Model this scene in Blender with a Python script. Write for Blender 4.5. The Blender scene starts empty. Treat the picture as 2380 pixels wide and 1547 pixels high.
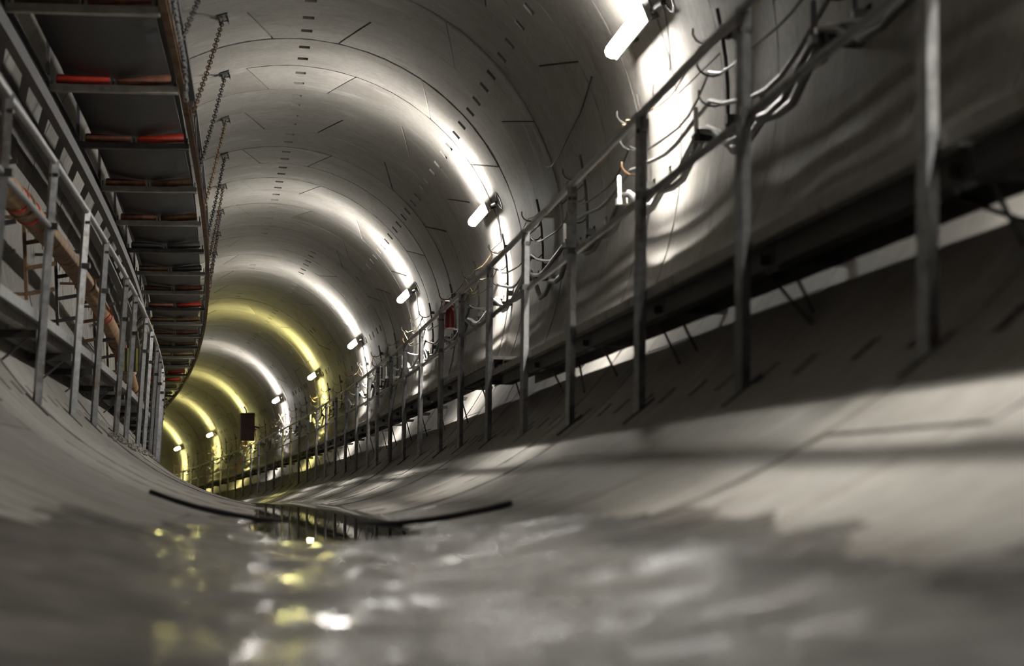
import bpy, bmesh, math, random
import numpy as np
from mathutils import Vector, Matrix, noise

sc = bpy.context.scene
col = sc.collection
random.seed(7)
PI = math.pi
rad = math.radians

# ------------------------------------------------------------------ tunnel alignment (metres)
R = 2.75                      # inner radius of the lining
K0, K1, KV = 0.0014380, 2.0262e-05, -5.3846e-04   # plan curvature, its growth, vertical curvature
_S = np.arange(-20.0, 150.001, 0.05)
_TH = K0 * _S + K1 * _S * _S / 2
_i0 = int(np.argmin(abs(_S)))
_X = np.concatenate([[0], np.cumsum((-np.sin(_TH[1:]) - np.sin(_TH[:-1])) / 2 * 0.05)]); _X -= _X[_i0]
_Y = np.concatenate([[0], np.cumsum((np.cos(_TH[1:]) + np.cos(_TH[:-1])) / 2 * 0.05)]); _Y -= _Y[_i0]
def P(s, u, v):
    """station along the tunnel, offset to the right, height above the tunnel axis -> world point"""
    x = np.interp(s, _S, _X); y = np.interp(s, _S, _Y); t = K0 * s + K1 * s * s / 2
    return Vector((x + u * math.cos(t), y + u * math.sin(t), v + R + KV * s * s / 2))
def heading(s): return K0 * s + K1 * s * s / 2
def C_(deg, r=R): return r * math.cos(rad(deg)), r * math.sin(rad(deg))

# ------------------------------------------------------------------ camera, world, exposure
CAM_U, CAM_H, YAW, PITCH, ROLL, FPX = -0.1142, 0.2745, 0.10041, 0.071179, 0.001235, 4508.4
cam = bpy.data.cameras.new('camera'); cob = bpy.data.objects.new('camera', cam); col.objects.link(cob)
fw = Vector((math.sin(YAW) * math.cos(PITCH), math.cos(YAW) * math.cos(PITCH), math.sin(PITCH)))
r0 = Vector((math.cos(YAW), -math.sin(YAW), 0)); u0 = r0.cross(fw)
cr = r0 * math.cos(ROLL) + u0 * math.sin(ROLL); cu = u0 * math.cos(ROLL) - r0 * math.sin(ROLL)
CAM = Vector((CAM_U, 0, CAM_H))
cob.matrix_world = Matrix(((cr.x, cu.x, -fw.x, CAM.x), (cr.y, cu.y, -fw.y, CAM.y), (cr.z, cu.z, -fw.z, CAM.z), (0, 0, 0, 1)))
cam.sensor_width = 36; cam.lens = FPX * 36 / 2380; cam.clip_start = 0.05; cam.clip_end = 400
cam.dof.use_dof = True; cam.dof.focus_distance = 31; cam.dof.aperture_fstop = cam.lens / 30.0
sc.camera = cob
def project(p):
    d = p - CAM; z = d.dot(fw)
    return (1190 + FPX * d.dot(cr) / z, 773.5 - FPX * d.dot(cu) / z, z) if z > 0.3 else None

w = bpy.data.worlds.new('world'); sc.world = w; w.use_nodes = True
w.node_tree.nodes['Background'].inputs[0].default_value = (0.02, 0.02, 0.02, 1)
w.node_tree.nodes['Background'].inputs[1].default_value = 0.02
vs = sc.view_settings
vs.view_transform = 'Standard'; vs.look = 'None'; vs.gamma = 1; vs.use_curve_mapping = False
vs.exposure = -0.12
LAMP_POWER = 320.0             # emission strength of a tube diffuser
BAND_POWER = 85.0            # watts of each added band light
WHITE, YELLOW = (1.0, 0.955, 0.885), (1.0, 0.91, 0.34)
sc.cycles.use_denoising = True; sc.cycles.use_light_tree = False
sc.cycles.max_bounces = 5; sc.cycles.diffuse_bounces = 3; sc.cycles.glossy_bounces = 3; sc.cycles.adaptive_threshold = 0.025
sc.cycles.sample_clamp_indirect = 8.0
sc.cycles.caustics_reflective = False; sc.cycles.caustics_refractive = False

# ------------------------------------------------------------------ materials
def nt(name):
    m = bpy.data.materials.new(name); m.use_nodes = True
    t = m.node_tree; return m, t, t.nodes['Principled BSDF']
def N(t, kind, **kw):
    n = t.nodes.new(kind)
    for k, v in kw.items():
        if k in n.inputs.keys(): n.inputs[k].default_value = v
        else: setattr(n, k, v)
    return n
def ramp(t, fac, stops):
    r = t.nodes.new('ShaderNodeValToRGB'); e = r.color_ramp.elements
    while len(e) < len(stops): e.new(0.5)
    for i, (p, c) in enumerate(stops):
        e[i].position = p; e[i].color = (*c, 1) if len(c) == 3 else c
    t.links.new(fac, r.inputs[0]); return r.outputs[0]
def g(x): return (x, x, x)
def mixc(t, fac, a, b, mode='MIX'):
    m = t.nodes.new('ShaderNodeMix'); m.data_type = 'RGBA'; m.blend_type = mode
    for i, x in ((0, fac), (6, a), (7, b)):
        if isinstance(x, (int, float)): m.inputs[i].default_value = x
        elif isinstance(x, tuple): m.inputs[i].default_value = (*x, 1) if len(x) == 3 else x
        else: t.links.new(x, m.inputs[i])
    return m.outputs[2]
def pos(t, scale=(1, 1, 1)):
    ge = t.nodes.new('ShaderNodeNewGeometry'); mp = t.nodes.new('ShaderNodeMapping')
    mp.inputs['Scale'].default_value = scale; t.links.new(ge.outputs['Position'], mp.inputs[0]); return mp.outputs[0]
def nz(t, vec, scale, detail=4, rough=0.55, out='Fac'):
    n = N(t, 'ShaderNodeTexNoise', Scale=scale, Detail=detail, Roughness=rough)
    if vec is not None: t.links.new(vec, n.inputs['Vector'])
    return n.outputs[out]
def bump(t, b, h, strength, dist=0.01):
    n = N(t, 'ShaderNodeBump', Strength=strength, Distance=dist); t.links.new(h, n.inputs['Height']); t.links.new(n.outputs[0], b.inputs['Normal'])

def concrete():
    m, t, b = nt('precast_concrete')
    p = pos(t)
    oi = t.nodes.new('ShaderNodeObjectInfo')
    tone = ramp(t, oi.outputs['Random'], [(0, (0.225, 0.212, 0.195)), (1, (0.305, 0.289, 0.27))])
    n1 = nz(t, p, 1.0, 4, 0.62)
    c = mixc(t, 1.0, tone, ramp(t, n1, [(0.3, g(0.72)), (0.7, g(1.08))]), 'MULTIPLY')
    n2 = nz(t, p, 16, 3, 0.65)
    c = mixc(t, 1.0, c, ramp(t, n2, [(0.3, g(0.85)), (0.7, g(1.06))]), 'MULTIPLY')
    # drip streaks run around the ring, so stretch along the circumference
    st = N(t, 'ShaderNodeTexNoise', Scale=1.5, Detail=3, Roughness=0.6); t.links.new(pos(t, (0.8, 1.7, 0.8)), st.inputs['Vector'])
    c = mixc(t, ramp(t, st.outputs['Fac'], [(0.55, g(0)), (0.72, g(0.5))]), c, (0.14, 0.122, 0.10))
    c = mixc(t, ramp(t, st.outputs['Fac'], [(0.28, g(0.5)), (0.40, g(0))]), c, (0.37, 0.36, 0.34))
    # mud splashed on the lower part of the bowl
    ge = t.nodes.new('ShaderNodeNewGeometry'); sx = t.nodes.new('ShaderNodeSeparateXYZ'); t.links.new(ge.outputs['Position'], sx.inputs[0])
    yy = N(t, 'ShaderNodeMath', operation='MULTIPLY'); t.links.new(sx.outputs[1], yy.inputs[0]); t.links.new(sx.outputs[1], yy.inputs[1])
    ad = N(t, 'ShaderNodeMath', operation='MULTIPLY_ADD'); t.links.new(yy.outputs[0], ad.inputs[0]); ad.inputs[1].default_value = -KV / 2; t.links.new(sx.outputs[2], ad.inputs[2])
    low = N(t, 'ShaderNodeMapRange'); t.links.new(ad.outputs[0], low.inputs['Value'])
    low.inputs['From Min'].default_value = 0.05; low.inputs['From Max'].default_value = 0.40; low.inputs['To Min'].default_value = 0.24; low.inputs['To Max'].default_value = 0.0
    mud = nz(t, pos(t, (1.0, 3.2, 1.0)), 1.9, 4, 0.68)
    ms = N(t, 'ShaderNodeMath', operation='ADD'); t.links.new(mud, ms.inputs[0]); t.links.new(low.outputs[0], ms.inputs[1])
    c = mixc(t, ramp(t, ms.outputs[0], [(0.62, g(0)), (0.74, g(0.75))]), c, (0.12, 0.10, 0.082))
    t.links.new(c, b.inputs['Base Color'])
    t.links.new(ramp(t, n1, [(0.3, g(0.62)), (0.7, g(0.85))]), b.inputs['Roughness']); b.inputs['Specular IOR Level'].default_value = 0.35
    bump(t, b, n2, 0.22, 0.006)
    return m
def metal(name, c0, c1, rough=(0.35, 0.6), metallic=0.75, scale=18, rust=0.0, rustc=(0.12, 0.05, 0.02)):
    m, t, b = nt(name); p = pos(t)
    nn = nz(t, p, scale, 3, 0.65)
    c = ramp(t, nn, [(0.3, c0), (0.7, c1)])
    if rust:
        c = mixc(t, ramp(t, nz(t, p, 5, 4, 0.7), [(0.62 - rust * 0.3, g(0)), (0.74 - rust * 0.3, g(0.9))]), c, rustc)
    t.links.new(c, b.inputs['Base Color']); b.inputs['Metallic'].default_value = metallic
    t.links.new(ramp(t, nn, [(0.3, g(rough[0])), (0.7, g(rough[1]))]), b.inputs['Roughness'])
    return m
def plain(name, c, rough=0.6, var=0.25, scale=9, metallic=0.0):
    m, t, b = nt(name); p = pos(t)
    t.links.new(ramp(t, nz(t, p, scale, 5, 0.6), [(0.3, tuple(x * (1 - var) for x in c)), (0.7, tuple(min(1, x * (1 + var)) for x in c))]), b.inputs['Base Color'])
    b.inputs['Roughness'].default_value = rough; b.inputs['Metallic'].default_value = metallic
    return m
def glow(name, c):
    m, t, b = nt(name); b.inputs['Base Color'].default_value = (0.8, 0.8, 0.8, 1)
    b.inputs['Emission Color'].default_value = (*c, 1); b.inputs['Emission Strength'].default_value = LAMP_POWER
    return m
def wet_mud():
    m, t, b = nt('wet_mud'); p = pos(t, (1.0, 1.6, 1.0))
    c = ramp(t, nz(t, p, 3.2, 4, 0.65), [(0.3, (0.022, 0.019, 0.016)), (0.5, (0.055, 0.048, 0.041)), (0.68, (0.12, 0.108, 0.096))])
    t.links.new(c, b.inputs['Base Color']); b.inputs['Roughness'].default_value = 0.6; b.inputs['Specular IOR Level'].default_value = 0.3
    wet = nz(t, pos(t, (1.0, 2.0, 1.0)), 2.4, 4, 0.7)
    t.links.new(ramp(t, wet, [(0.47, g(0.0)), (0.54, g(0.55)), (0.64, g(0.9))]), b.inputs['Coat Weight'])
    t.links.new(ramp(t, wet, [(0.46, g(0.12)), (0.60, g(0.035))]), b.inputs['Coat Roughness'])
    hn = nz(t, p, 30, 3, 0.6)
    bump(t, b, hn, 0.7, 0.012)
    b2 = N(t, 'ShaderNodeBump', Strength=1.0, Distance=0.007); t.links.new(hn, b2.inputs['Height'])
    t.links.new(b2.outputs[0], b.inputs['Coat Normal'])
    return m
def water():
    m, t, b = nt('muddy_water')
    b.inputs['Base Color'].default_value = (0.022, 0.020, 0.014, 1); b.inputs['Roughness'].default_value = 0.02
    b.inputs['IOR'].default_value = 1.33; b.inputs['Specular IOR Level'].default_value = 0.6
    bump(t, b, nz(t, pos(t), 5, 2), 0.03, 0.004)
    return m
M = dict(
    concrete=concrete(), grout=plain('grout', (0.045, 0.042, 0.038), 0.9), mud=wet_mud(), water=water(),
    galv=metal('galvanised_steel', (0.20, 0.205, 0.21), (0.40, 0.405, 0.41), rust=0.15, rustc=(0.16, 0.12, 0.08)),
    galv_dull=metal('dull_galvanised_steel', (0.15, 0.152, 0.155), (0.27, 0.273, 0.277), (0.5, 0.7), 0.5, rust=0.2, rustc=(0.13, 0.1, 0.07)),
    deck=metal('deck_steel', (0.20, 0.195, 0.185), (0.33, 0.32, 0.30), (0.5, 0.75), 0.4, rust=0.25, rustc=(0.12, 0.09, 0.06)),
    dark=metal('dark_steel', (0.03, 0.03, 0.03), (0.07, 0.068, 0.064), (0.5, 0.7), 0.4, rust=0.2, rustc=(0.06, 0.035, 0.02)),
    frame=metal('conveyor_frame_steel', (0.06, 0.06, 0.063), (0.13, 0.13, 0.134), (0.45, 0.7), 0.5, rust=0.2, rustc=(0.12, 0.07, 0.04)),
    rusty=metal('rusty_steel', (0.10, 0.065, 0.035), (0.23, 0.15, 0.08), (0.6, 0.85), 0.3, rust=0.4),
    bar_lit=plain('lit_grey_bar', (0.42, 0.415, 0.39), 0.6),  # lamplight on the cross bar faces, put into a brighter base colour
    belt=plain('rubber_belt', (0.016, 0.016, 0.018), 0.5, 0.4, 4),
    red=plain('red_roller_paint', (0.42, 0.035, 0.018), 0.5, 0.35, 20),
    redrust=plain('worn_red_roller', (0.20, 0.075, 0.045), 0.65, 0.45, 14),
    pipe=metal('rusted_pipe', (0.22, 0.125, 0.06), (0.40, 0.25, 0.13), (0.6, 0.85), 0.1, 4, rust=0.35, rustc=(0.12, 0.055, 0.025)),
    clamp=plain('red_clamp', (0.5, 0.03, 0.02), 0.5),
    cable_grey=plain('grey_cable_sheath', (0.16, 0.16, 0.155), 0.5), cable_dark=plain('black_cable_sheath', (0.02, 0.02, 0.02), 0.45),
    cable_tan=plain('tan_wire', (0.30, 0.22, 0.12), 0.6), cable_red=plain('orange_hose', (0.55, 0.10, 0.02), 0.5),
    white=plain('white_plastic', (0.72, 0.71, 0.66), 0.45, 0.1), lampgrey=plain('lamp_housing', (0.45, 0.45, 0.44), 0.5, 0.1),
    box=plain('dark_red_cabinet', (0.045, 0.017, 0.013), 0.6, 0.4, 4), hose=plain('black_rubber_hose', (0.008, 0.008, 0.009), 0.55, 0.2),
    lamp_w=glow('white_diffuser', WHITE), lamp_y=glow('yellow_diffuser', YELLOW),
    extred=plain('red_paint', (0.17, 0.008, 0.008), 0.45, 0.3), black=plain('black_plastic', (0.012, 0.012, 0.012), 0.5),
    hivis=plain('yellow_paint', (0.26, 0.26, 0.05), 0.7), stone=plain('rubble', (0.26, 0.24, 0.21), 0.85, 0.4, 30),
)

# ------------------------------------------------------------------ mesh helpers
class MB:
    def __init__(self): self.v = []; self.f = []; self.sm = []
    def add(self, vs, fs, smooth=False):
        o = len(self.v); self.v += [tuple(x) for x in vs]
        self.f += [tuple(i + o for i in f) for f in fs]; self.sm += [smooth] * len(fs)
        return self
    def grid(self, rows, closed=False, caps=True, smooth=True):
        """rows: list of rings of points"""
        n = len(rows[0]); fs = []
        for a in range(len(rows) - 1):
            for i in range(n if closed else n - 1):
                j = (i + 1) % n; fs.append((a * n + i, a * n + j, (a + 1) * n + j, (a + 1) * n + i))
        self.add([p for r in rows for p in r], fs, smooth)
        if closed and caps:
            k = len(self.v) - n * len(rows)
            self.f.append(tuple(k + i for i in reversed(range(n)))); self.sm.append(False)
            k = len(self.v) - n; self.f.append(tuple(k + i for i in range(n))); self.sm.append(False)
        return self
    def tube(self, pts, r, sides=8, caps=True):
        pts = [Vector(p) for p in pts]; rows = []; n = len(pts); prev = None
        for i, p in enumerate(pts):
            d = (pts[min(i + 1, n - 1)] - pts[max(i - 1, 0)]).normalized()
            if prev is None:
                a = d.cross(Vector((0, 0, 1)));
                if a.length < 1e-3: a = d.cross(Vector((1, 0, 0)))
            else: a = prev - d * prev.dot(d)
            a.normalize(); prev = a; b = d.cross(a)
            rr = r[i] if isinstance(r, (list, tuple)) else r
            rows.append([p + a * (rr * math.cos(2 * PI * k / sides)) + b * (rr * math.sin(2 * PI * k / sides)) for k in range(sides)])
        return self.grid(rows, True, caps)
    def box(self, c, ax, half):
        """c centre, ax three axes, half three half sizes"""
        c = Vector(c); x, y, z = [Vector(a).normalized() * h for a, h in zip(ax, half)]
        vs = [c + x * i + y * j + z * k for i in (-1, 1) for j in (-1, 1) for k in (-1, 1)]
        return self.add(vs, [(0, 1, 3, 2), (4, 6, 7, 5), (0, 4, 5, 1), (2, 3, 7, 6), (0, 2, 6, 4), (1, 5, 7, 3)])
    def beam(self, a, b, wd, ht, up=(0, 0, 1)):
        a = Vector(a); b = Vector(b); d = b - a; y = d.normalized(); x = y.cross(Vector(up)).normalized(); z = x.cross(y)
        return self.box((a + b) / 2, (x, y, z), (wd / 2, d.length / 2, ht / 2))
    def sweep(self, prof, ss):
        """closed (u,v) profile carried along stations; prof may be a function of s"""
        rows = []
        for s in ss:
            pr = prof(s) if callable(prof) else prof
            rows.append([P(s, u, v) for u, v in pr])
        return self.grid(rows, True, True, False)
def rect(u0, u1, v0, v1): return [(u0, v0), (u1, v0), (u1, v1), (u0, v1)]
def mesh(name, mb, mat, org=Vector((0, 0, 0)), ang=35):
    me = bpy.data.meshes.new(name); me.from_pydata([tuple(Vector(p) - org) for p in mb.v], [], mb.f)
    bm = bmesh.new(); bm.from_mesh(me); bmesh.ops.recalc_face_normals(bm, faces=bm.faces); bm.to_mesh(me); bm.free()
    me.polygons.foreach_set('use_smooth', [True] * len(me.polygons))
    me.set_sharp_from_angle(angle=rad(ang)); me.materials.append(M[mat]); me.update()
    return me
def root_loc(o):
    v = Vector((0, 0, 0))
    while o is not None: v += o.location; o = o.parent
    return v
def obj(name, mb, mat, parent=None, org=None, ang=35):
    base = root_loc(parent) if parent else Vector((0, 0, 0))
    loc = Vector(org) if org is not None else (base if parent else Vector((0, 0, 0)))
    o = bpy.data.objects.new(name, mesh(name, mb, mat, loc, ang)); col.objects.link(o)
    o.parent = parent; o.location = loc - base
    return o
def tag(o, label=None, cat=None, group=None, kind=None):
    for k, v in (('label', label), ('category', cat), ('group', group), ('kind', kind)):
        if v: o[k] = v
    return o
def thing(name, label, cat, loc, group=None, kind=None):
    o = bpy.data.objects.new(name, None); col.objects.link(o); o.location = loc; o.empty_display_size = 0.2
    return tag(o, label, cat, group, kind)
ORD = ['first', 'second', 'third', 'fourth', 'fifth', 'sixth', 'seventh', 'eighth', 'ninth', 'tenth', 'eleventh', 'twelfth', 'thirteenth', 'fourteenth',
       'fifteenth', 'sixteenth', 'seventeenth', 'eighteenth', 'nineteenth', 'twentieth', 'twenty-first', 'twenty-second', 'twenty-third', 'twenty-fourth',
       'twenty-fifth', 'twenty-sixth', 'twenty-seventh', 'twenty-eighth', 'twenty-ninth', 'thirtieth', 'thirty-first', 'thirty-second', 'thirty-third']
def frange(a, b, step):
    n = max(1, int(round((b - a) / step))); return [a + (b - a) * i / n for i in range(n + 1)]

# ------------------------------------------------------------------ the lining: rings of six segments
WR, S0 = 1.42068, 21.2676
lining = thing('wall_tunnel', 'precast concrete segment lining of the curved tunnel', None, P(0, 0, -R), kind='structure')
def seg_mesh(kind):
    """angles in degrees relative to the key's centre; returns MB in ring-local axes (x right, y along, z up)"""
    KN, KF = 14.5, 8.05       # half width of the key at its near and far edge
    gj = 0.22
    e = {'key': ((-KN + gj, -KF + gj), (KN - gj, KF - gj), [0]),
         'b1': ((KN + gj, KF + gj), (78.75 - gj / 2, 78.75 - gj / 2), [45]),
         'a1': ((78.75 + gj / 2,) * 2, (146.25 - gj / 2,) * 2, [90, 135]),
         'a2': ((146.25 + gj / 2,) * 2, (213.75 - gj / 2,) * 2, [180]),
         'a3': ((213.75 + gj / 2,) * 2, (281.25 - gj / 2,) * 2, [225, 270]),
         'b2': ((281.25 + gj / 2,) * 2, (360 - KN - gj, 360 - KF - gj), [315])}[kind]
    (n0, f0), (n1, f1), pk = e
    gr = 0.007
    ys = [gr, 0.28 * WR - 0.065, 0.28 * WR + 0.065, 0.72 * WR - 0.065, 0.72 * WR + 0.065, WR - gr]
    hw = 1.35
    lo, hi = max(n0, f0) + 0.5, min(n1, f1) - 0.5
    inner = set()
    for p_ in pk: inner |= {round(p_ - hw, 3), round(p_ + hw, 3)}
    base = frange(lo, hi, 5.0)
    inner |= {round(x, 3) for x in base if all(abs(x - p_) > hw + 1.2 for p_ in pk)}
    cols = ['L'] + sorted(inner) + ['H']
    def ang(c, y):
        q = y / WR
        return n0 + (f0 - n0) * q if c == 'L' else n1 + (f1 - n1) * q if c == 'H' else c
    def pt(c, y, r): a = rad(ang(c, y)); return (r * math.cos(a), y, r * math.sin(a))
    mb = MB(); nc = len(cols)
    vs = [pt(c, y, R) for y in ys for c in cols]; fs = []; holes = []
    for j in range(5):
        for i in range(nc - 1):
            q = (j * nc + i, j * nc + i + 1, (j + 1) * nc + i + 1, (j + 1) * nc + i)
            if j in (1, 3) and cols[i] != 'L' and cols[i + 1] != 'H' and any(abs((cols[i] + cols[i + 1]) / 2 - p_) < 0.05 for p_ in pk): holes.append((i, j, q))
            else: fs.append(q)
    # skirt to the outside
    per = [(c, ys[0]) for c in cols] + [('H', y) for y in ys[1:]] + [(c, ys[-1]) for c in reversed(cols[:-1])] + [('L', y) for y in reversed(ys[1:-1])]
    o = len(vs); vs += [pt(c, y, R) for c, y in per] + [pt(c, y, R + 0.06) for c, y in per]; n = len(per)
    fs += [(o + i, o + (i + 1) % n, o + n + (i + 1) % n, o + n + i) for i in range(n)]
    for i, j, q in holes:
        o = len(vs); c0, c1, y0, y1 = cols[i], cols[i + 1], ys[j], ys[j + 1]
        vs += [pt(c0, y0, R), pt(c1, y0, R), pt(c1, y1, R), pt(c0, y1, R)]
        vs += [pt(c0 + 0.15, y0 + 0.008, R + 0.09), pt(c1 - 0.15, y0 + 0.008, R + 0.09), pt(c1 - 0.15, y1 - 0.008, R + 0.09), pt(c0 + 0.15, y1 - 0.008, R + 0.09)]
        fs += [(o, o + 1, o + 5, o + 4), (o + 1, o + 2, o + 6, o + 5), (o + 2, o + 3, o + 7, o + 6), (o + 3, o, o + 4, o + 7), (o + 4, o + 5, o + 6, o + 7)]
    return mb.add(vs, fs, True)
KIND = ['key', 'b1', 'a1', 'a2', 'a3', 'b2']
SPAN = {'key': (-11, 11), 'b1': (11, 78.75), 'a1': (78.75, 146.25), 'a2': (146.25, 213.75), 'a3': (213.75, 281.25), 'b2': (281.25, 349)}
SEG = {k: mesh('lining_segment', seg_mesh(k), 'concrete', ang=25) for k in KIND}
RAWSEG = {k: seg_mesh(k) for k in KIND}
segs = []
rng = random.Random(3)
for i in range(-22, 69):
    s = S0 + i * WR
    key = 87.2 if i % 2 == 0 else 42.2
    if i >= 12: key = {1: 109.7, 3: 109.7}.get(i % 4, 42.2 if i % 4 == 0 else 64.7)
    a, b = P(s, 0, 0), P(s + WR, 0, 0); y = (b - a).normalized(); x = y.cross(Vector((0, 0, 1))).normalized(); z = x.cross(y)
    ring_off = rng.uniform(-0.007, 0.007)
    for k in KIND:
        ca, sa = math.cos(rad(key)), math.sin(rad(key))
        xr = x * ca + z * sa; zr = z * ca - x * sa
        mid = rad(sum(SPAN[k]) / 2 + key); off = ring_off + rng.uniform(-0.004, 0.004)
        org = a + (x * math.cos(mid) + z * math.sin(mid)) * off
        mw = Matrix(((xr.x, y.x, zr.x, org.x), (xr.y, y.y, zr.y, org.y), (xr.z, y.z, zr.z, org.z), (0, 0, 0, 1)))
        seen = 0
        for q in range(5):
            for dd in (0.15, 0.85):
                an = SPAN[k][0] + (SPAN[k][1] - SPAN[k][0]) * (q + 0.5) / 5 + key
                pr = project(P(s + WR * dd, *C_(an)))
                if pr and -30 < pr[0] < 2410 and -30 < pr[1] < 1577: seen += 1
        segs.append((-(seen / 10) / max(s, 2.0) if seen else max(abs(s), 1) / 1000 + 1, k, mw))
order = sorted(range(len(segs)), key=lambda n: segs[n][0])
near = set(order[:300])
rest = MB()
for n, (_, k, mw) in enumerate(segs):
    if n in near:
        o = bpy.data.objects.new('lining_segment', SEG[k]); col.objects.link(o); o.parent = lining
        o.matrix_parent_inverse = Matrix.Translation(-lining.location); o.matrix_basis = mw
    else:
        rest.add([mw @ Vector(p) for p in RAWSEG[k].v], RAWSEG[k].f, True)
ro = obj('lining_segment_mass', rest, 'concrete', lining, ang=25); ro['kind'] = 'stuff'
sh = MB(); sh.grid([[P(s, *C_(a, R + 0.055)) for a in frange(0, 360, 7.5)[:-1]] for s in frange(-10.2, 118, 1.42)], True, False)
obj('grout_backing', sh, 'grout', lining)

# ------------------------------------------------------------------ floor: wet mud in the invert, water in the channel
def mud_thick(s, u):
    n1 = noise.noise(Vector((u * 2.2, s * 1.1, 3.1))); n2 = noise.noise(Vector((u * 6, s * 4.2, 9.7))); n3 = noise.noise(Vector((u * 17, s * 13, 1.7)))
    near_ = 1 / (1 + math.exp((s - 7.6) * 3.0))
    wide = 0.95 * near_ + 0.62 * (1 - near_)
    t = (0.030 + 0.008 * near_) * (1 - (u / wide) ** 2) + 0.014 * n1 + 0.009 * n2 + 0.004 * n3
    ch = (1 - near_) * math.exp(-((u - (0.03 if s < 12 else -0.06)) / (0.30 + 0.22 * min(1, max(0, (s - 8) / 8)))) ** 2) * (0.05 if s < 27 else 0.02)
    return t - ch
ss = list(frange(0.8, 8, 0.035)) + list(frange(8, 20, 0.09))[1:] + list(frange(20, 46, 0.3))[1:]
us = frange(-1.15, 1.15, 0.016)
rows = []
for s in ss:
    row = []
    for u in us:
        t = max(mud_thick(s, u), -0.02); a = math.asin(u / R); r = R - t
        row.append(P(s, r * math.sin(a), -r * math.cos(a)))
    rows.append(row)
mudm = MB().grid(rows, False, False)
tag(obj('floor', mudm, 'mud'), 'wet grey brown mud lying along the bottom of the tunnel', kind='structure')
wm = MB(); rows = []
for s in frange(1.2, 30, 0.25):
    hw = 0.55
    lv_ = 0.034 if s > 7.2 else 0.024
    rows.append([P(s, hw * q, -R + lv_) for q in (-1, -0.5, 0, 0.5, 1)])
wm.grid(rows, False, False)
tag(obj('channel_water', wm, 'water'), 'shallow dark water mirroring the lamps in the tunnel bottom', 'water', kind='stuff')

# ------------------------------------------------------------------ tube lamps on the right wall
def tube_lamp(k, n):
    s = 14.49 + 9.86 * k; L = 0.64
    yellow = k in (4, 6, 7, 8, 9)
    cu_, cv_ = C_(21.3, 2.60)
    lab = 'tube lamp glowing %s on the right wall, %s from the camera' % ('yellowish' if yellow else 'white', ORD[n] if n >= 0 else '')
    if k == -1: lab = 'white tube lamp on the right wall above the camera'
    if k == -2: lab = 'white tube lamp on the right wall behind the camera'
    t = thing('tube_lamp', lab, 'lamp', P(s, cu_, cv_), 'tube lamps along the right wall')
    ax = (P(s + 0.1, cu_, cv_) - P(s - 0.1, cu_, cv_)).normalized()
    th = heading(s); rd = Vector((math.cos(th) * math.cos(rad(21.3)), math.sin(th) * math.cos(rad(21.3)), math.sin(rad(21.3))))
    tg = ax.cross(rd)
    c = P(s, cu_, cv_)
    # diffuser: a half-round capsule on the room side of an opaque tray
    c = c - rd * 0.02
    rows = []
    for q, hgt in ((-1.0, 0.45), (-0.93, 1.0), (0.93, 1.0), (1.0, 0.45)):
        rows.append([c + ax * (L * q) + tg * (0.062 * hgt * math.cos(a)) - rd * (0.075 * hgt * math.sin(a)) for a in [PI * j / 5 for j in range(6)]])
    obj('diffuser', MB().grid(rows, True, True), 'lamp_y' if yellow else 'lamp_w', t, ang=60)
    h = MB().box(c + rd * 0.014, (ax, rd, tg), (L * 1.03, 0.012, 0.066)).box(c + rd * 0.04, (ax, rd, tg), (L * 0.95, 0.02, 0.045)); obj('housing', h, 'lampgrey', t)
    # two added area lights form the wall bands, one throwing up and one down
    for sg in (-1, 1):
        li = bpy.data.lights.new('band_light', 'AREA'); li.shape = 'RECTANGLE'; li.size = 2 * L * 0.93; li.size_y = 0.05
        li.energy = BAND_POWER * (0.55 if (tg * sg).z > 0 else 1.1); li.spread = rad(84); li.color = YELLOW if yellow else WHITE
        ta = rad(80 if (tg * sg).z > 0 else 71)
        n_ = (tg * (sg * math.sin(ta)) - rd * math.cos(ta)).normalized(); y_ = (-n_).cross(ax).normalized()
        lo = bpy.data.objects.new('band_light', li); col.objects.link(lo); lo.parent = t
        pos_ = c + n_ * 0.082 - t.location
        lo.matrix_basis = Matrix(((ax.x, y_.x, -n_.x, pos_.x), (ax.y, y_.y, -n_.y, pos_.y), (ax.z, y_.z, -n_.z, pos_.z), (0, 0, 0, 1)))
    c = c + rd * 0.02
    for q in (-0.38, 0.38):
        obj('wall_bracket', MB().box(c + rd * 0.118 + ax * q, (ax, rd, tg), (0.02, 0.035, 0.025)), 'dark', t)
    e = c - ax * (L + 0.16) + rd * 0.10
    obj('plug', MB().tube([c - ax * (L + 0.0) + rd * 0.05, c - ax * (L + 0.06) + rd * 0.07, e], [0.022, 0.028, 0.02], 8), 'black', t)
    rj = random.Random(k + 50)
    pts = [e]
    p0 = e
    for q in range(9):
        f = (q + 1) / 9
        a = 20.5 - f * 14; sx = s - L - 0.16 - 0.12 * math.sin(f * PI) + 0.5 * f * f
        uu, vv = C_(a, 2.69 - 0.05 * math.sin(f * PI) - (0.14 if f > 0.7 else 0)); pts.append(P(sx + rj.uniform(-0.03, 0.03), uu, vv))
    obj('lead', MB().tube(pts, 0.006, 6), 'cable_grey', t)
    loop = [e + rd * 0.01 + tg * (-0.02)]
    for q in range(1, 9):
        a = q / 8 * 2 * PI; loop.append(e + ax * (-0.10 + 0.10 * math.cos(a)) + tg * (0.11 * math.sin(a)) + rd * 0.02)
    obj('lead_loop', MB().tube(loop, 0.007, 6), 'cable_dark', t)
for k in range(-2, 10): tube_lamp(k, k)

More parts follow.
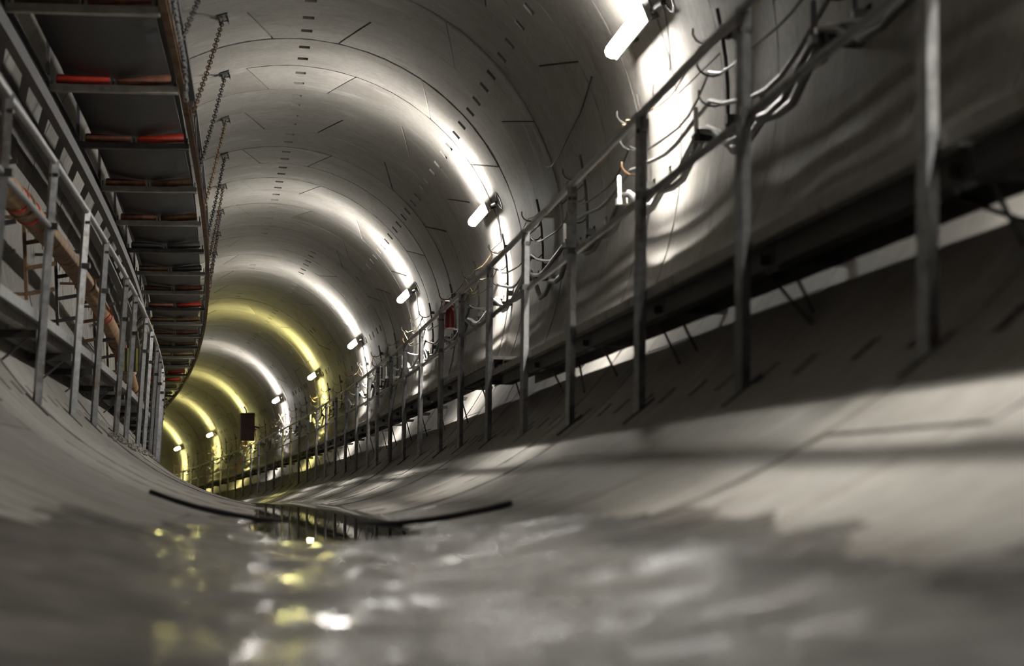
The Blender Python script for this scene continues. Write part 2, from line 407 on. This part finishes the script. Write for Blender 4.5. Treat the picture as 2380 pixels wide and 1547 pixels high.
# ------------------------------------------------------------------ right walkway and handrail
RP = [0.8, 3.25, 5.71, 8.17, 10.63, 13.22, 15.69, 18.2, 20.71, 22.87, 25.41, 27.73, 29.98, 32.38, 34.07]
while RP[-1] < 97: RP.append(RP[-1] + 2.42)
def handrail(name, label, posts, top, base_deg, mid, org, wall, pw, mid_to=999):
    t = thing(name, label, 'handrail', org)
    bu, bv = C_(base_deg)
    for i, s in enumerate(posts):
        a = P(s, bu, bv); b = P(s, *top)
        p = obj('post', MB().beam(a + Vector((0, 0, -0.01)), b + Vector((0, 0, 0.01)), pw, pw, (math.cos(0.5), math.sin(0.5), 0)), 'galv' if i % 3 else 'galv_dull', t)
        # base plate lying on the lining
        n = Vector((math.cos(rad(base_deg)), 0, math.sin(rad(base_deg)))); tg = Vector((-n.z, 0, n.x))
        obj('base_plate', MB().box(a - n * 0.006, (Vector((0, 1, 0)), tg, n), (0.035, 0.11, 0.006)), 'dark', p)
        obj('clip', MB().box(P(s, top[0], mid) , (Vector((1, 0, 0)), Vector((0, 1, 0)), Vector((0, 0, 1))), (pw * 0.68, pw * 0.68, 0.022)), 'dark', p)
        obj('collar', MB().box(P(s, top[0], top[1] - 0.10), (Vector((1, 0, 0)), Vector((0, 1, 0)), Vector((0, 0, 1))), (pw * 0.62, pw * 0.62, 0.012)), 'dark', p)
    rj = random.Random(len(posts))
    for i in range(len(posts) - 1):
        s0, s1 = posts[i], posts[i + 1]
        d = rj.uniform(-0.012, 0.012)
        obj('top_rail', MB().tube([P(s0 - 0.03, top[0], top[1] + d), P((s0 + s1) / 2, top[0], top[1]), P(s1 + 0.03, top[0], top[1])], 0.024, 10), 'galv', t)
        if s0 < mid_to: obj('mid_rail', MB().tube([P(s0 - 0.03, top[0] + wall * 0.03, mid + d), P((s0 + s1) / 2, top[0] + wall * 0.03, mid), P(s1 + 0.03, top[0] + wall * 0.03, mid)], 0.022, 10), 'galv_dull', t)
    return t
handrail('handrail', 'galvanised steel handrail on posts along the right walkway', RP, (1.774, -0.442), -50.3, -0.905, P(2, *C_(-50.3)), 1, 0.048)
def deck_v(s): return -1.435 if s < 18.2 else (-1.30 if s < 21.3 else -1.245)
wk = thing('walkway', 'narrow steel walkway deck fixed along the right wall', 'walkway', P(2, 2.0, -1.5))
cuts = [0.5] + [s for s in RP if 0.5 < s]
cuts = sorted(cuts + [21.3])
for i in range(len(cuts) - 1):
    s0, s1 = cuts[i] + 0.006, cuts[i + 1] - 0.006; v = deck_v((s0 + s1) / 2)
    st = frange(s0, s1, 0.8)
    d = obj('deck_panel', MB().sweep(rect(1.81, 2.213, v - 0.028, v), st), 'deck', wk)
    obj('edge_fascia', MB().sweep(rect(1.797, 1.809, v - 0.052, v + 0.008), st), 'deck', d)
    if 18.1 < s0 < 21.2:
        obj('kick_board', MB().sweep(rect(1.80, 1.815, v - 0.16, v - 0.06), st), 'dark', d)
    obj('bearer', MB().sweep([(1.90, v - 0.030), (1.98, v - 0.030), (1.98, v - 0.038), (1.908, v - 0.038), (1.908, v - 0.127), (1.98, v - 0.127), (1.98, v - 0.135), (1.90, v - 0.135)], st), 'dark', wk)
    obj('bearer', MB().sweep([(2.14, v - 0.030), (2.21, v - 0.030), (2.21, v - 0.12), (2.202, v - 0.12), (2.202, v - 0.038), (2.14, v - 0.038)], st), 'dark', wk)
for i, s in enumerate(RP[:-1]):
    s = s + 0.10; v = deck_v(s + 0.05)
    uw = math.sqrt(R * R - (v - 0.10) ** 2)
    br = obj('cantilever_arm', MB().beam(P(s, 1.86, v - 0.10), P(s, uw, v - 0.10), 0.035, 0.045), 'dark', wk)
    a0 = P(s, 2.0, v - 0.12); a1 = P(s, *C_(-40.0)); obj('knee_brace', MB().beam(a0, a1, 0.014, 0.014), 'dark', br)
    for q in (-0.03, 0.03, 0.12): obj('bolt', MB().tube([P(s + q, 1.93, v - 0.118), P(s + q, 1.93, v - 0.145)], 0.011, 6), 'galv', br)
for s, a0, s2, a1 in ((9.4, -34.5, 8.1, -41.8), (12.1, -35.3, 10.9, -41.8), (6.8, -34.0, 5.6, -39.5), (15.4, -35.5, 14.3, -42)):
    u0_, v0_ = C_(a0, 2.66); u1_, v1_ = C_(a1, 2.735)
    obj('stay_rod', MB().tube([P(s, u0_, v0_ + 0.03), P(s2, u1_, v1_)], 0.009, 6), 'dark', wk)

# ------------------------------------------------------------------ left walkway and handrail
LP = [4.2, 6.6, 9.0, 11.6, 14.0, 16.51, 18.58, 21.62, 23.51, 26.38, 28.47, 31.2, 33.6, 36.2, 38.6, 41.2, 43.8, 46.3, 48.8, 51.4, 54.0, 56.6, 59.2]
handrail('handrail', 'galvanised steel handrail on posts along the left walkway', LP, (-1.836, -0.225), -134.5, -0.69, P(4, *C_(-134.5)), -1, 0.050, 13.0)
wl = thing('walkway', 'steel walkway deck on bearers along the left wall', 'walkway', P(4, -2.0, -1.5))
def ldv(s): return -1.298
for i in range(len(LP) - 1):
    s0, s1 = LP[i] + 0.006, LP[i + 1] - 0.006; st = frange(s0, s1, 0.8)
    d = obj('deck_panel', MB().sweep(lambda s: rect(-2.36, -1.957, ldv(s) - 0.03, ldv(s)), st), 'deck', wl)
    obj('edge_fascia', MB().sweep(lambda s: rect(-1.955, -1.941, ldv(s) - 0.062, ldv(s) + 0.012), st), 'galv_dull', d)
    for ub in (-2.06, -2.28):
        obj('bearer', MB().sweep(lambda s: rect(ub - 0.03, ub + 0.03, ldv(s) - 0.11, ldv(s) - 0.032), st), 'deck', wl)
    s = s0 + 0.2; v = ldv(s); uw = math.sqrt(R * R - (v - 0.15) ** 2)
    br = obj('cantilever_arm', MB().beam(P(s, -1.96, v - 0.145), P(s, -uw, v - 0.145), 0.05, 0.06), 'dark', wl)
    obj('knee_brace', MB().beam(P(s, -2.02, v - 0.17), P(s + 0.0, *C_(-143.5)), 0.03, 0.014), 'dark', br)

# ------------------------------------------------------------------ conveyor slung under the left haunch
CS0, CD = 13.6785, 2.7562
CB = [CS0 + CD * i for i in range(-3, 29)]
cv = thing('belt_conveyor', 'long black belt conveyor hung beneath the left side of the crown', 'conveyor', P(CB[0], -1.64, 0.8))
st = frange(CB[0] - 0.6, CB[-1] + 0.6, CD / 8)
def belt(s):
    f = ((s - CS0) / CD) % 1.0; sag = 0.05 * math.sin(PI * f)
    out = []
    for q in range(-4, 5):
        u = -1.625 + q * 0.112; out.append((u, 0.915 - sag * 0.6 + 0.085 * (abs(q) / 4) ** 1.8))
    return out + [(u, v + 0.012) for u, v in reversed(out)]
bm_ = MB(); bm_.grid([[P(s, u, v) for u, v in belt(s)] for s in st], True, True, True)
obj('belt', bm_, 'belt', cv)
ub_ = MB(); ub_.sweep([(-2.05, 1.31), (-1.85, 1.25), (-1.4, 1.25), (-1.2, 1.31), (-1.2, 1.325), (-1.4, 1.265), (-1.85, 1.265), (-2.05, 1.325)], frange(CB[0] - 0.6, CB[-1] + 0.6, 1.4))
obj('carrying_belt', ub_, 'belt', cv)
for i in range(len(CB) - 1):
    a, b = CB[i], CB[i + 1]; fs = frange(a, b, 1.4)
    obj('stringer', MB().sweep([(-1.085, 0.79), (-1.03, 0.79), (-1.03, 0.80), (-1.075, 0.80), (-1.075, 0.87), (-1.03, 0.87), (-1.03, 0.88), (-1.085, 0.88)], fs), 'rusty', cv)
    obj('stringer', MB().sweep([(-2.215, 0.79), (-2.16, 0.79), (-2.16, 0.80), (-2.205, 0.80), (-2.205, 0.87), (-2.16, 0.87), (-2.16, 0.88), (-2.215, 0.88)], fs), 'frame', cv)
    obj('truss_chord', MB().sweep(rect(-2.20, -2.13, 0.60, 0.72), fs), 'frame', cv)
    obj('truss_chord', MB().sweep(rect(-2.44, -2.34, 0.55, 0.64), fs), 'frame', cv)
    m = (a + b) / 2
    for (sa, sb) in ((a, m), (m, b)):
        obj('truss_diagonal', MB().beam(P(sa + 0.1, -2.18, 0.66), P(sb - 0.1, -2.38, 0.60), 0.07, 0.014), 'frame', cv)
    obj('side_strut', MB().beam(P(a + 0.05, -1.06, 0.86), P(a + 0.75, -1.06, 1.26), 0.04, 0.01, (1, 0, 0)), 'frame', cv)
    obj('side_strut', MB().beam(P(a + 1.4, -1.06, 0.86), P(a + 0.75, -1.06, 1.26), 0.04, 0.01, (1, 0, 0)), 'frame', cv)
    obj('upper_rail', MB().sweep(rect(-1.10, -1.04, 1.26, 1.31), fs), 'frame', cv)
    obj('upper_rail', MB().sweep(rect(-2.20, -2.14, 1.26, 1.31), fs), 'frame', cv)
rj = random.Random(5)
for i, s in enumerate(CB):
    lit_face = i % 3 != 2
    bar = obj('cross_bar', MB().sweep([(-2.155, 0.775), (-1.095, 0.775), (-1.095, 0.835), (-2.155, 0.835)], [s - 0.006, s + 0.006]).sweep([(-2.155, 0.775), (-1.095, 0.775), (-1.095, 0.787), (-2.155, 0.787)], [s + 0.006, s + 0.07]), 'bar_lit' if lit_face else 'frame', cv)
    sets = [((-2.10, 0.885), (-1.66, 0.862)), ((-1.60, 0.862), (-1.15, 0.905))]
    for j, (p0, p1) in enumerate(sets):
        mt = rj.choice(['redrust', 'rusty', 'dark', 'dark'])
        if i == 4: mt = ('red', 'redrust')[j]
        if i == 5: mt = ('redrust', 'red')[j]
        if i == 11: mt = ('redrust', 'red')[j]
        if i in (17, 18): mt = 'red'
        a, b = P(s + 0.05, *p0), P(s + 0.05, *p1); d = (b - a).normalized()
        rl = obj('roller', MB().tube([a, a + d * 0.012, b - d * 0.012, b], [0.036, 0.044, 0.044, 0.036], 14), mt, bar)
        obj('roller_pin', MB().tube([a - d * 0.035, b + d * 0.035], 0.010, 8), 'galv', rl) if False else None
    for u in (-2.135, -1.63, -1.115):
        obj('roller_bracket', MB().box(P(s + 0.05, u, 0.845), ((1, 0, 0), (0, 1, 0), (0, 0, 1)), (0.006, 0.03, 0.05)), 'dark', bar)
    for u in (-2.17, -1.07):
        obj('frame_upright', MB().beam(P(s, u, 0.80), P(s, u, 1.30), 0.05, 0.03, (1, 0, 0)), 'frame', bar)

# ------------------------------------------------------------------ chains from the crown to the conveyor
def link_mesh(mb, c, d, side, pitch, wire):
    n = 10; rows = []
    L = pitch * 0.5 + wire * 0.9; Wd = pitch * 0.23
    nrm = d.cross(side)
    for i in range(n):
        a = 2 * PI * i / n; ca, sa = math.cos(a), math.sin(a)
        q = c + d * (L * (abs(ca) ** 0.7) * (1 if ca > 0 else -1)) + side * (Wd * (abs(sa) ** 0.7) * (1 if sa > 0 else -1))
        o = (d * ca * L + side * sa * Wd).normalized()
        rows.append([q + o * wire * math.cos(b) + nrm * wire * math.sin(b) for b in (0, PI / 2, PI, 1.5 * PI)])
    rows.append(rows[0]); mb.grid(rows, True, False)
def chain(pts, pitch=0.098, wire=0.0075):
    mb = MB(); pts = [Vector(p) for p in pts]; q = 0; carry = 0.0
    for a, b in zip(pts[:-1], pts[1:]):
        d = b - a; L = d.length; d.normalize(); x = carry
        while x < L:
            ax = d.cross(Vector((0.3, 0.1, 1))).normalized(); bx = d.cross(ax)
            link_mesh(mb, a + d * x, d, ax if q % 2 else bx, pitch, wire); q += 1; x += pitch
        carry = x - L
    return mb
for n in range(0, 13):
    s = 21.25 + (n - 1) * 2.90
    t = thing('hanging_chain', 'steel chain from crown to conveyor, %s from the camera' % ORD[n], 'chain', P(s, -0.82, 2.62), 'chains holding up the conveyor')
    a = P(s, -0.82, 2.56); b = P(s - 3.05, -1.055, 0.88)
    mid_ = (a + b) / 2 + Vector((0, 0, -0.03))
    obj('chain_links', chain([a, mid_, b]), 'rusty' if n % 2 else 'dark', t)
    nrm = Vector((-0.82, 0, 2.62)).normalized(); tg = Vector((nrm.z, 0, -nrm.x))
    pm = MB().box(P(s, -0.82, 2.62) - nrm * 0.005, (tg, Vector((0, 1, 0)), nrm), (0.06, 0.14, 0.010))
    pm.box(P(s, -0.82, 2.62) - nrm * 0.045 + tg * 0.045, (tg, Vector((0, 1, 0)), nrm), (0.006, 0.06, 0.045)).box(P(s, -0.82, 2.62) - nrm * 0.045 - tg * 0.045, (tg, Vector((0, 1, 0)), nrm), (0.006, 0.06, 0.045))
    pl = obj('anchor_plate', pm, 'black', t)
    obj('shackle', MB().tube([P(s, -0.82, 2.62) - nrm * 0.055 - tg * 0.06, P(s, -0.82, 2.62) - nrm * 0.055 + tg * 0.06], 0.01, 8), 'galv', pl)
t = thing('hanging_chain', 'loose bright chain looped over the conveyor edge near the camera', 'chain', P(15.4, -1.03, 1.2))
obj('chain_links', chain([P(13.6, -1.02, 1.05), P(14.6, -1.015, 0.93), P(15.6, -1.01, 0.90), P(16.1, -1.01, 0.80), P(16.3, -1.02, 0.70), P(16.35, -1.03, 0.82), P(16.3, -1.03, 0.95)], 0.07, 0.009), 'galv', t)

# ------------------------------------------------------------------ pipe and cable racks on the left wall
pipe = thing('service_pipe', 'rusty brown pipe with red clamps above the left walkway', 'pipe', P(8, -2.3, -0.35))
PV = [(4, -0.36), (10, -0.32), (15.1, -0.281), (19.4, -0.250), (23.65, -0.30), (26.7, -0.405), (30, -0.56), (34, -0.74), (38, -0.82), (42, -0.82)]
def pv(s): return float(np.interp(s, [a for a, _ in PV], [b for _, b in PV]))
for a, b in ((4, 9.9), (9.9, 15.9), (15.9, 21.9), (21.9, 27.9), (27.9, 34), (34, 42)):
    sec = obj('pipe_length', MB().tube([P(s, -2.3, pv(s)) for s in frange(a, b, 0.7)], 0.10, 16), 'pipe', pipe)
    obj('flange', MB().tube([P(b - 0.05, -2.3, pv(b - 0.05)), P(b + 0.05, -2.3, pv(b + 0.05))], 0.118, 16), 'rusty', sec)
for s in (15.55, 16.3, 24.6, 25.0, 28.4, 29.2):
    obj('clamp', MB().tube([P(s - 0.035, -2.3, pv(s)), P(s + 0.035, -2.3, pv(s))], 0.112, 16), 'clamp', pipe)
n = 0
for q in range(14):
    s = 12.35 + 2.86 * q
    pr = project(P(s, -2.27, -0.5))
    if pr[0] < 4: continue
    n += 1
    t = thing('cable_rack', 'steel rack with four arms on the left wall, %s from the camera' % ORD[n - 1], 'rack', P(s, -2.5, -0.82), 'racks along the left wall')
    mt = 'rusty' if q % 2 == 0 else 'dark'
    top = 0.08 if q % 3 else 0.25
    obj('upright', MB().beam(P(s, -2.50, -0.83), P(s, -2.55, top), 0.045, 0.03, (1, 0, 0)), mt, t)
    for j in range(4):
        v = -0.78 + j * 0.235
        obj('arm', MB().beam(P(s, -2.515, v), P(s, -2.25, v + 0.05), 0.03, 0.038), mt, t)
        uw = math.sqrt(R * R - v * v)
        if j in (0, 3): obj('wall_fixing', MB().beam(P(s, -2.52, v), P(s, -uw - 0.0, v), 0.03, 0.03), mt, t)

# ------------------------------------------------------------------ cable hangers and cables on the right wall
HS = [6.72 + 2.84 * q for q in range(32)]
for q, s in enumerate(HS):
    if q == 0: continue
    t = thing('cable_hanger', 'steel hanger with curved hooks on the right wall, %s from the camera' % ORD[q - 1], 'hanger', P(s, 2.66, -0.26), 'cable hangers along the right wall')
    def wallu(v, off=0.06): return math.sqrt(R * R - v * v) - off
    obj('upright', MB().tube([P(s, wallu(v), v) for v in (-0.28, -0.1, 0.1, 0.3, 0.5, 0.62)], 0.013, 8), 'dark', t)
    obj('wall_pad', MB().box(P(s, wallu(-0.12) + 0.02, -0.12), ((1, 0, 0), (0, 1, 0), (0, 0, 1)), (0.035, 0.05, 0.03)), 'dark', t)
    obj('wall_pad', MB().box(P(s, wallu(0.45) + 0.02, 0.45), ((1, 0, 0), (0, 1, 0), (0, 0, 1)), (0.035, 0.03, 0.03)), 'dark', t)
    for v in (0.46, 0.25, 0.05):
        u = wallu(v); pts = []
        for j in range(8):
            a = -j / 7 * PI * 1.08; pts.append(P(s, u - 0.10 + 0.10 * math.cos(a), v + 0.085 * math.sin(a)))
        obj('hook', MB().tube(pts, 0.0075, 6), 'rusty' if (q + int(v * 10)) % 3 == 0 else 'dark', t)
    white_ = q in (3, 8, 11, 17)
    mt = 'white' if white_ else 'dark'
    obj('bracket_arm', MB().beam(P(s, wallu(-0.25, 0.0), -0.25), P(s, 2.45, -0.25), 0.09, 0.05), mt, t)
    obj('bracket_saddle', MB().beam(P(s, 2.62, -0.205), P(s, 2.47, -0.205), 0.06, 0.03), 'white' if q % 2 else 'dark', t)
    obj('bracket_peg', MB().tube([P(s, 2.475, -0.22), P(s, 2.472, -0.05), P(s, 2.472, -0.04)], [0.016, 0.016, 0.01], 8), 'white' if q in (2, 3, 4, 8, 11, 12, 17, 20) else 'dark', t)
def cable(name, label, hv, u_at, sag, r, mat, seed, s_to=94, cat='cable'):
    rj = random.Random(seed); pts = []
    hs = [3.9] + [s for s in HS if s < s_to]
    for a, b in zip(hs[:-1], hs[1:]):
        sg = rj.uniform(*sag); sk = rj.uniform(-0.12, 0.12); lat = rj.uniform(-0.03, 0.03)
        for j in range(8):
            f = j / 8; dip = sg * 4 * f * (1 - f) * (1 + sk * 2 * (f - 0.5)) + 0.02 * math.sin(f * 9 + seed)
            dip = dip * (1 - 0.25 * math.cos(f * 2 * PI * 2)) if sg > 0.2 else dip
            pts.append(P(a + (b - a) * f, u_at + lat * math.sin(PI * f), hv - dip))
    pts.append(P(hs[-1], u_at, hv))
    o = obj(name, MB().tube(pts, r, 8), mat, None, org=pts[0]); tag(o, label, cat); return o
cable('power_cable', 'thick grey power cable sagging between the lower brackets, right wall', -0.165, 2.55, (0.16, 0.36), 0.026, 'cable_grey', 2)
cable('power_cable', 'thick black power cable sagging beside the grey one, right wall', -0.19, 2.50, (0.12, 0.26), 0.020, 'cable_dark', 9)
cable('signal_cable', 'grey cable lying in the lowest hooks of the right wall hangers', -0.01, 2.57, (0.05, 0.20), 0.016, 'cable_grey', 4)
cable('signal_cable', 'thin black cable lying in the middle hooks of the right hangers', 0.19, 2.56, (0.05, 0.22), 0.009, 'cable_dark', 6)
cable('wire', 'thin tan wire lying in the top hooks of the right hangers', 0.39, 2.53, (0.03, 0.16), 0.006, 'cable_tan', 11)
cable('wire', 'second thin tan wire drooping below the top hooks, right wall', 0.38, 2.50, (0.10, 0.28), 0.005, 'cable_tan', 13)

bw = [P(s_, *C_(a_, 2.715)) for s_, a_ in ((16.7, 23.2), (16.92, 22.5), (17.3, 21.2), (17.65, 20.1), (18.1, 19.4), (18.67, 18.3), (19.23, 17.1), (19.75, 16.8), (20.0, 17.6))]
tag(obj('wire', MB().tube(bw, 0.008, 6), 'cable_dark', None, org=bw[0]), 'short black wire drooping on the wall between the two nearest lamps', 'cable')
# ------------------------------------------------------------------ cabinet with orange hose, red canister
t = thing('electrical_cabinet', 'dark red electrical cabinet hung on the right wall far along', 'cabinet', P(71, 2.25, -0.02))
def pbox(s0, s1, u0, u1, v0, v1):
    return MB().sweep(rect(u0, u1, v0, v1), [s0, s1])
body = obj('body', pbox(70.9, 71.3, 2.0, 2.50, -0.02, 0.98), 'box', t)
obj('door', pbox(70.86, 70.895, 2.03, 2.47, 0.02, 0.94), 'box', body)
obj('side_plate', pbox(70.9, 71.3, 1.975, 1.998, 0.0, 0.96), 'galv_dull', body)
obj('handle', MB().tube([P(70.83, 2.1, 0.4), P(70.83, 2.1, 0.55)], 0.012, 6), 'black', body)
obj('lifting_eye', MB().tube([P(71.1, 2.22, 0.97), P(71.1, 2.20, 1.10), P(71.1, 2.16, 1.16), P(71.1, 2.13, 1.22)], 0.025, 6), 'black', t)
obj('wall_bracket', MB().beam(P(71.1, 2.48, 0.5), P(71.1, 2.72, 0.45), 0.06, 0.06), 'dark', t)
hz = obj('supply_hose', MB().tube([P(71.0, 2.2, -0.01), P(71, 2.19, -0.2), P(71.1, 2.14, -0.5), P(71.4, 2.03, -0.8), P(71.8, 1.97, -1.02), P(72.1, 1.95, -1.22)], 0.022, 8), 'cable_red', None, org=P(72.1, 1.95, -1.22))
tag(hz, 'orange hose hanging from the dark red cabinet down to the walkway', 'hose')
t = thing('red_canister', 'small red canister hung behind the right handrail', 'canister', P(22.6, 1.845, -0.66))
obj('body', MB().tube([P(22.6, 1.845, v) for v in (-0.665, -0.655, -0.56, -0.47, -0.44, -0.42)], [0.05, 0.062, 0.06, 0.052, 0.04, 0.025], 14), 'extred', t)
obj('cap', MB().tube([P(22.5, 1.85, -0.43), P(22.48, 1.80, -0.385), P(22.48, 1.77, -0.38)], [0.04, 0.038, 0.03], 10), 'extred', t)
obj('hanging_strap', MB().tube([P(22.6, 1.845, -0.43), P(22.5, 1.83, -0.40), P(22.5, 1.80, -0.42)], 0.010, 6), 'black', t)

# ------------------------------------------------------------------ hose across the invert, rubble
hp = []
for s, a in ((11.35, -110.6), (11.28, -108), (11.2, -105), (11.1, -101.5), (10.9, -97), (10.55, -92), (10.1, -87), (9.76, -82.2), (9.5, -79.2), (9.3, -76.8), (9.1, -74.4), (8.94, -72.1)):
    hp.append(P(s, *C_(a, R - 0.016)))
tag(obj('rubber_hose', MB().tube(hp, 0.015, 10), 'hose', None, org=hp[0]), 'black rubber hose lying across the tunnel bottom through the water', 'hose')
rb = MB(); rj = random.Random(21)
for q in range(140):
    s = rj.uniform(19.5, 31); a = -132 - rj.uniform(-2.5, 2.5) ; r_ = rj.uniform(0.012, 0.04)
    c = P(s, *C_(a, R - r_ * 0.4)); vs_ = []
    for d in ((1, 0, 0), (-1, 0, 0), (0, 1, 0), (0, -1, 0), (0, 0, 1), (0, 0, -1)):
        vs_.append(c + Vector(d) * r_ * rj.uniform(0.6, 1.2))
    rb.add(vs_, [(0, 2, 4), (2, 1, 4), (1, 3, 4), (3, 0, 4), (2, 0, 5), (1, 2, 5), (3, 1, 5), (0, 3, 5)])
tag(obj('rubble', rb, 'stone', ang=10), 'line of small rubble under the left walkway behind the posts', 'rubble', kind='stuff')
# ------------------------------------------------------------------ striped board on the left walkway
t = thing('warning_board', 'small yellow and black striped warning board behind the left handrail', 'sign', P(28.2, -2.1, -0.85))
bd = obj('board', MB().beam(P(28.2, -2.24, -0.68), P(28.2, -2.0, -0.68), 0.02, 0.34), 'black', t)
for q in range(4):
    u = -2.215 + 0.062 * q
    obj('stripe', MB().box(P(28.185, u, -0.68), ((1, 0, 0), (0, 1, 0), (0, 0, 1)), (0.014, 0.004, 0.165)), 'hivis', bd)
obj('stand', MB().beam(P(28.2, -2.12, -1.298), P(28.2, -2.12, -0.85), 0.03, 0.03, (1, 0, 0)), 'dark', t)
